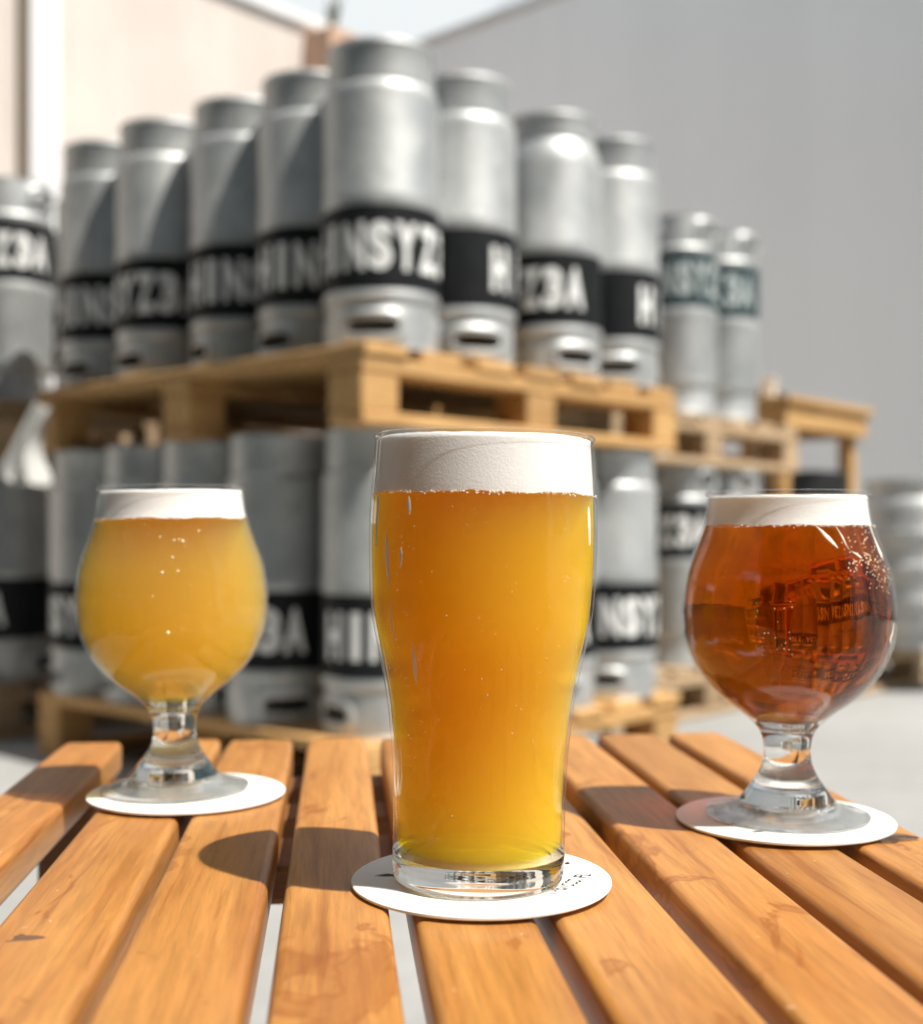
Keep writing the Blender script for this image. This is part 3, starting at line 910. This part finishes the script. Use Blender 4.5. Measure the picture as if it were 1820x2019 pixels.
# --- pint
pint = empty('pint_glass', (SX(PX, PZ), PZ, CZ)); pint.rotation_euler = (0, math.radians(.8), 0)
tag(pint, 'tall pint glass of hazy golden beer in the middle of the table', 'glass')
prof_p = spline(mmv([(30.4, 1.6), (30.8, 5), (30.7, 8), (30.6, 16), (30.6, 24), (31.2, 42), (33.0, 60), (34.4, 69), (36.3, 78.5), (38.3, 88), (39.6, 96.5), (40.4, 110), (40.6, 124), (40.1, 137), (39.4, 147), (38.8, 155.5)]), 6)
P_IN, P_FOAM, P_TOP = .0115, .1365, .1551
glass_parts(pint, prof_p, P_IN, P_FOAM, P_TOP, .0011, M['hazy_gold'])
bprof = [(0, .0012), (.022, .0011), (.0265, .0003), (.0285, 0), (.0300, .0009)] + [(r, z) for r, z in prof_p if .0018 < z < P_IN - .0012] + [(.0300, P_IN - .0011), (.027, P_IN - .0012), (0, P_IN - .0017)]
base = mesh_obj('base', lathe('base', bprof, 96, sharp=70), M['thick_glass'], pint)

# --- tulip glasses
prof_t = spline(mmv([(12.6, 37.5), (14.4, 40), (19.8, 45), (29.2, 52), (37.5, 61), (43.6, 73.5), (45.2, 83), (45.3, 91.5), (43.4, 105), (38.9, 118), (35.8, 127), (34.6, 134), (34.3, 139)]), 6)
stem_prof = spline(mmv([(34.8, 1.6), (30, 3.0), (24, 4.8), (20.0, 7.5), (17.2, 11.2), (13.6, 16.5), (10.9, 22), (10.0, 27.5), (10.4, 33), (11.8, 37), (13.6, 39.6)]), 6)
def tulip(px, Z, label, beer_mat, foam_z, top_z, tilt, tall=1.0):
    gl = empty('tulip_glass', (SX(px, Z), Z, CZ)); gl.scale = (1, 1, tall); gl.rotation_euler = (0, math.radians(tilt), 0)
    tag(gl, label, 'glass', 'stemmed tulip glasses of beer')
    parts = glass_parts(gl, prof_t, .0415, foam_z, top_z, .0010, beer_mat)
    low = [p for p in stem_prof if p[1] < .0072]; high = [p for p in stem_prof if p[1] >= .0072]
    sp = [(0, .0026), (.015, .0026), (high[0][0] - .0004, .0032), (high[0][0], .0050)] + high + [(.0128, .0412), (.0125, .0440), (.0112, .0480), (.0080, .0507), (.004, .0516), (0, .0518)]
    mesh_obj('stem', lathe('stem', sp, 96, sharp=75), M['thick_glass'], gl)
    fp = [(high[0][0] + .0003, .0012), (.026, .0008), (.031, 0), (.0338, .0001), (.0347, .0007)] + low + [(high[0][0] + .0003, .0070)]
    mesh_obj('foot', lathe('foot', fp, 96, close=True, sharp=75), M['foot_glass'], gl)
    return gl, parts
tl, pl_ = tulip(LX, LZ, 'stemmed tulip glass of hazy straw-coloured beer at the left', M['hazy_straw'], .1262, .1378, -.7, 1.03)
tr_, pr_ = tulip(RX, RZ, 'stemmed tulip glass of clear amber beer at the right', M['amber'], .1262, .1378, .0)

# --- droplets, bubbles and foam streaks on the glass walls
def on_wall(prof, ang_deg, z, off=.0002):
    """point on a glass wall; ang 0 faces the camera, positive to the right"""
    r = radius_at(prof, z) + off; a = math.radians(-90 + ang_deg)
    return Vector((r * math.cos(a), r * math.sin(a), z))
def streak(parent, prof, pts, mm=None, off=.00015, name='foam_streak'):
    """flat smear on the wall from [(angle deg, z mm, half width mm), ...]"""
    verts, faces = [], []
    for a, z, hw in pts:
        r = radius_at(prof, z / 1000)
        da = math.degrees(hw / 1000 / r)
        for s in (-1, -.5, 0, .5, 1):
            verts.append(tuple(on_wall(prof, a + s * da, z / 1000, off + .00025 * (1 - s * s))))
    for i in range(len(pts) - 1):
        for k in range(4):
            q = i * 5 + k
            faces.append((q, q + 1, q + 6, q + 5))
    return mesh_obj(name, mk(name, verts, faces, True), mm or M['foam'], parent)
def drops(parent, prof, spots, name, mm):
    bm = bmesh.new()
    for a, z, r in spots:
        p = on_wall(prof, a, z / 1000, 0)
        n = Vector((p.x, p.y, 0)).normalized()
        mtx = Matrix.Translation(p) @ n.to_track_quat('Z', 'Y').to_matrix().to_4x4() @ Matrix.Diagonal((r / 1000, r / 1000, r / 1000 * .55, 1))
        bmesh.ops.create_icosphere(bm, subdivisions=2, radius=1, matrix=mtx)
    o = mesh_obj(name, from_bm(name, bm, True), mm, parent); o['kind'] = 'stuff'; return o


# pint: foam smears inside the upper left wall, a long drip on each side
for pts in ([(-66, 134.5, .3), (-66, 133, .9), (-66.5, 127, 1.0), (-67, 119, .9), (-67, 117.5, .3)],
            [(63, 132, .3), (63.5, 130.5, 1.1), (64, 125, 1.3), (64.5, 120, 1.0), (64.5, 118.8, .4)],
            [(-39.5, 134.5, .2), (-39.5, 133.2, .8), (-39, 130.5, .9), (-38.6, 128.4, .25)],
            [(-55, 122, .15), (-55, 118.5, .9), (-54.4, 113.5, 1.25), (-53.6, 109, .9), (-53, 104.5, .15)],
            [(-44, 117.5, .3), (-43.6, 115.5, .8), (-43.9, 112, .4), (-44.2, 110.5, .1)],
            [(-39.5, 86, .1), (-39.2, 81, .8), (-39.5, 77, 1.0), (-40, 72, .3)],
            [(-53, 99, .1), (-52.6, 93, .45), (-52.8, 86, .15)]):
    streak(pint, prof_p, pts, M['foam_film'], -.0004)
for pts in ([(57.5, 39, .1), (57.5, 33, .9), (58, 26, 1.0), (58, 18, .6), (58, 15, .1)],
            [(-66, 62, .1), (-65, 48, .5), (-64, 36, .7), (-63, 28, .3)]):
    streak(pint, prof_p, pts, M['thin_glass'], .0003, 'water_drip')
random.seed(21)
drops(pint, prof_p, [(random.gauss(-50, 9), random.uniform(40, 128), random.uniform(.12, .3)) for _ in range(60)], 'droplets', M['thick_glass'])
# straw tulip: a handful of bubbles
drops(tl, prof_t, [(5, 117.5, .45), (14, 116, .5), (17, 116.2, .4), (19.5, 115.5, .75), (13, 108.5, .55), (7, 102, .7), (16, 102.6, .55), (31, 120, .5), (10, 76, .8), (2, 92, .35)], 'bubbles', M['bubble'])
# amber tulip: foam streaks and a field of fine droplets
for pts in ([(3, 125.8, .3), (6, 124, .7), (10, 121, 1.2), (13, 118.5, .9), (15.5, 116.5, .15)],
            [(17, 125.5, .2), (20, 121.5, .5), (21.5, 118, .35), (23, 116, .1)],
            [(52, 126, .5), (52.5, 122, .35), (53, 118, .8), (54, 115, 1.5), (54, 113.5, 1.0), (54, 112.5, .2)],
            [(24, 115.5, .2), (26.5, 114.6, .9), (29, 113.5, .9), (30, 112.6, .3)],
            [(33, 115, .2), (35, 114.4, .8), (38, 113.8, .7), (40, 113.2, .2)],
            [(55, 85.5, .1), (54, 81.5, .4), (52, 79, 1.1), (52.8, 77, .5), (53.5, 76, .1)],
            [(56.5, 74, .1), (60, 71, .5), (63.5, 66, .35), (66, 62, .1)]):
    streak(tr_, prof_t, pts, M['foam_film'], .0001)
sp = [(random.gauss(36, 10), random.gauss(110.5, 3.2), random.uniform(.18, .42)) for _ in range(90)] + \
     [(random.gauss(48, 8), random.gauss(103, 3), random.uniform(.15, .3)) for _ in range(50)] + \
     [(random.uniform(15, 50), random.uniform(116, 124), random.uniform(.2, .4)) for _ in range(24)] + \
     [(random.uniform(-32, -12), random.uniform(72, 96), random.uniform(.12, .26)) for _ in range(30)]
drops(tr_, prof_t, sp, 'droplets', M['bubble'])

for gl_, prof_, zf_, n_ in ((pint, prof_p, P_FOAM, 150), (tl, prof_t, .1262, 110), (tr_, prof_t, .1262, 130)):
    drops(gl_, prof_, [(random.uniform(-80, 80), zf_ * 1000 - .2 - abs(random.gauss(0, .45)), random.uniform(.12, .34)) for _ in range(n_)], 'edge_bubbles', M['foam_film'])
drops(pint, prof_p, [(random.uniform(-70, 70), random.uniform(20, 134), random.uniform(.08, .2)) for _ in range(90)], 'fine_bubbles', M['bubble'])
drops(tl, prof_t, [(random.uniform(-60, 60), random.uniform(60, 124), random.uniform(.1, .22)) for _ in range(50)], 'fine_bubbles', M['bubble'])
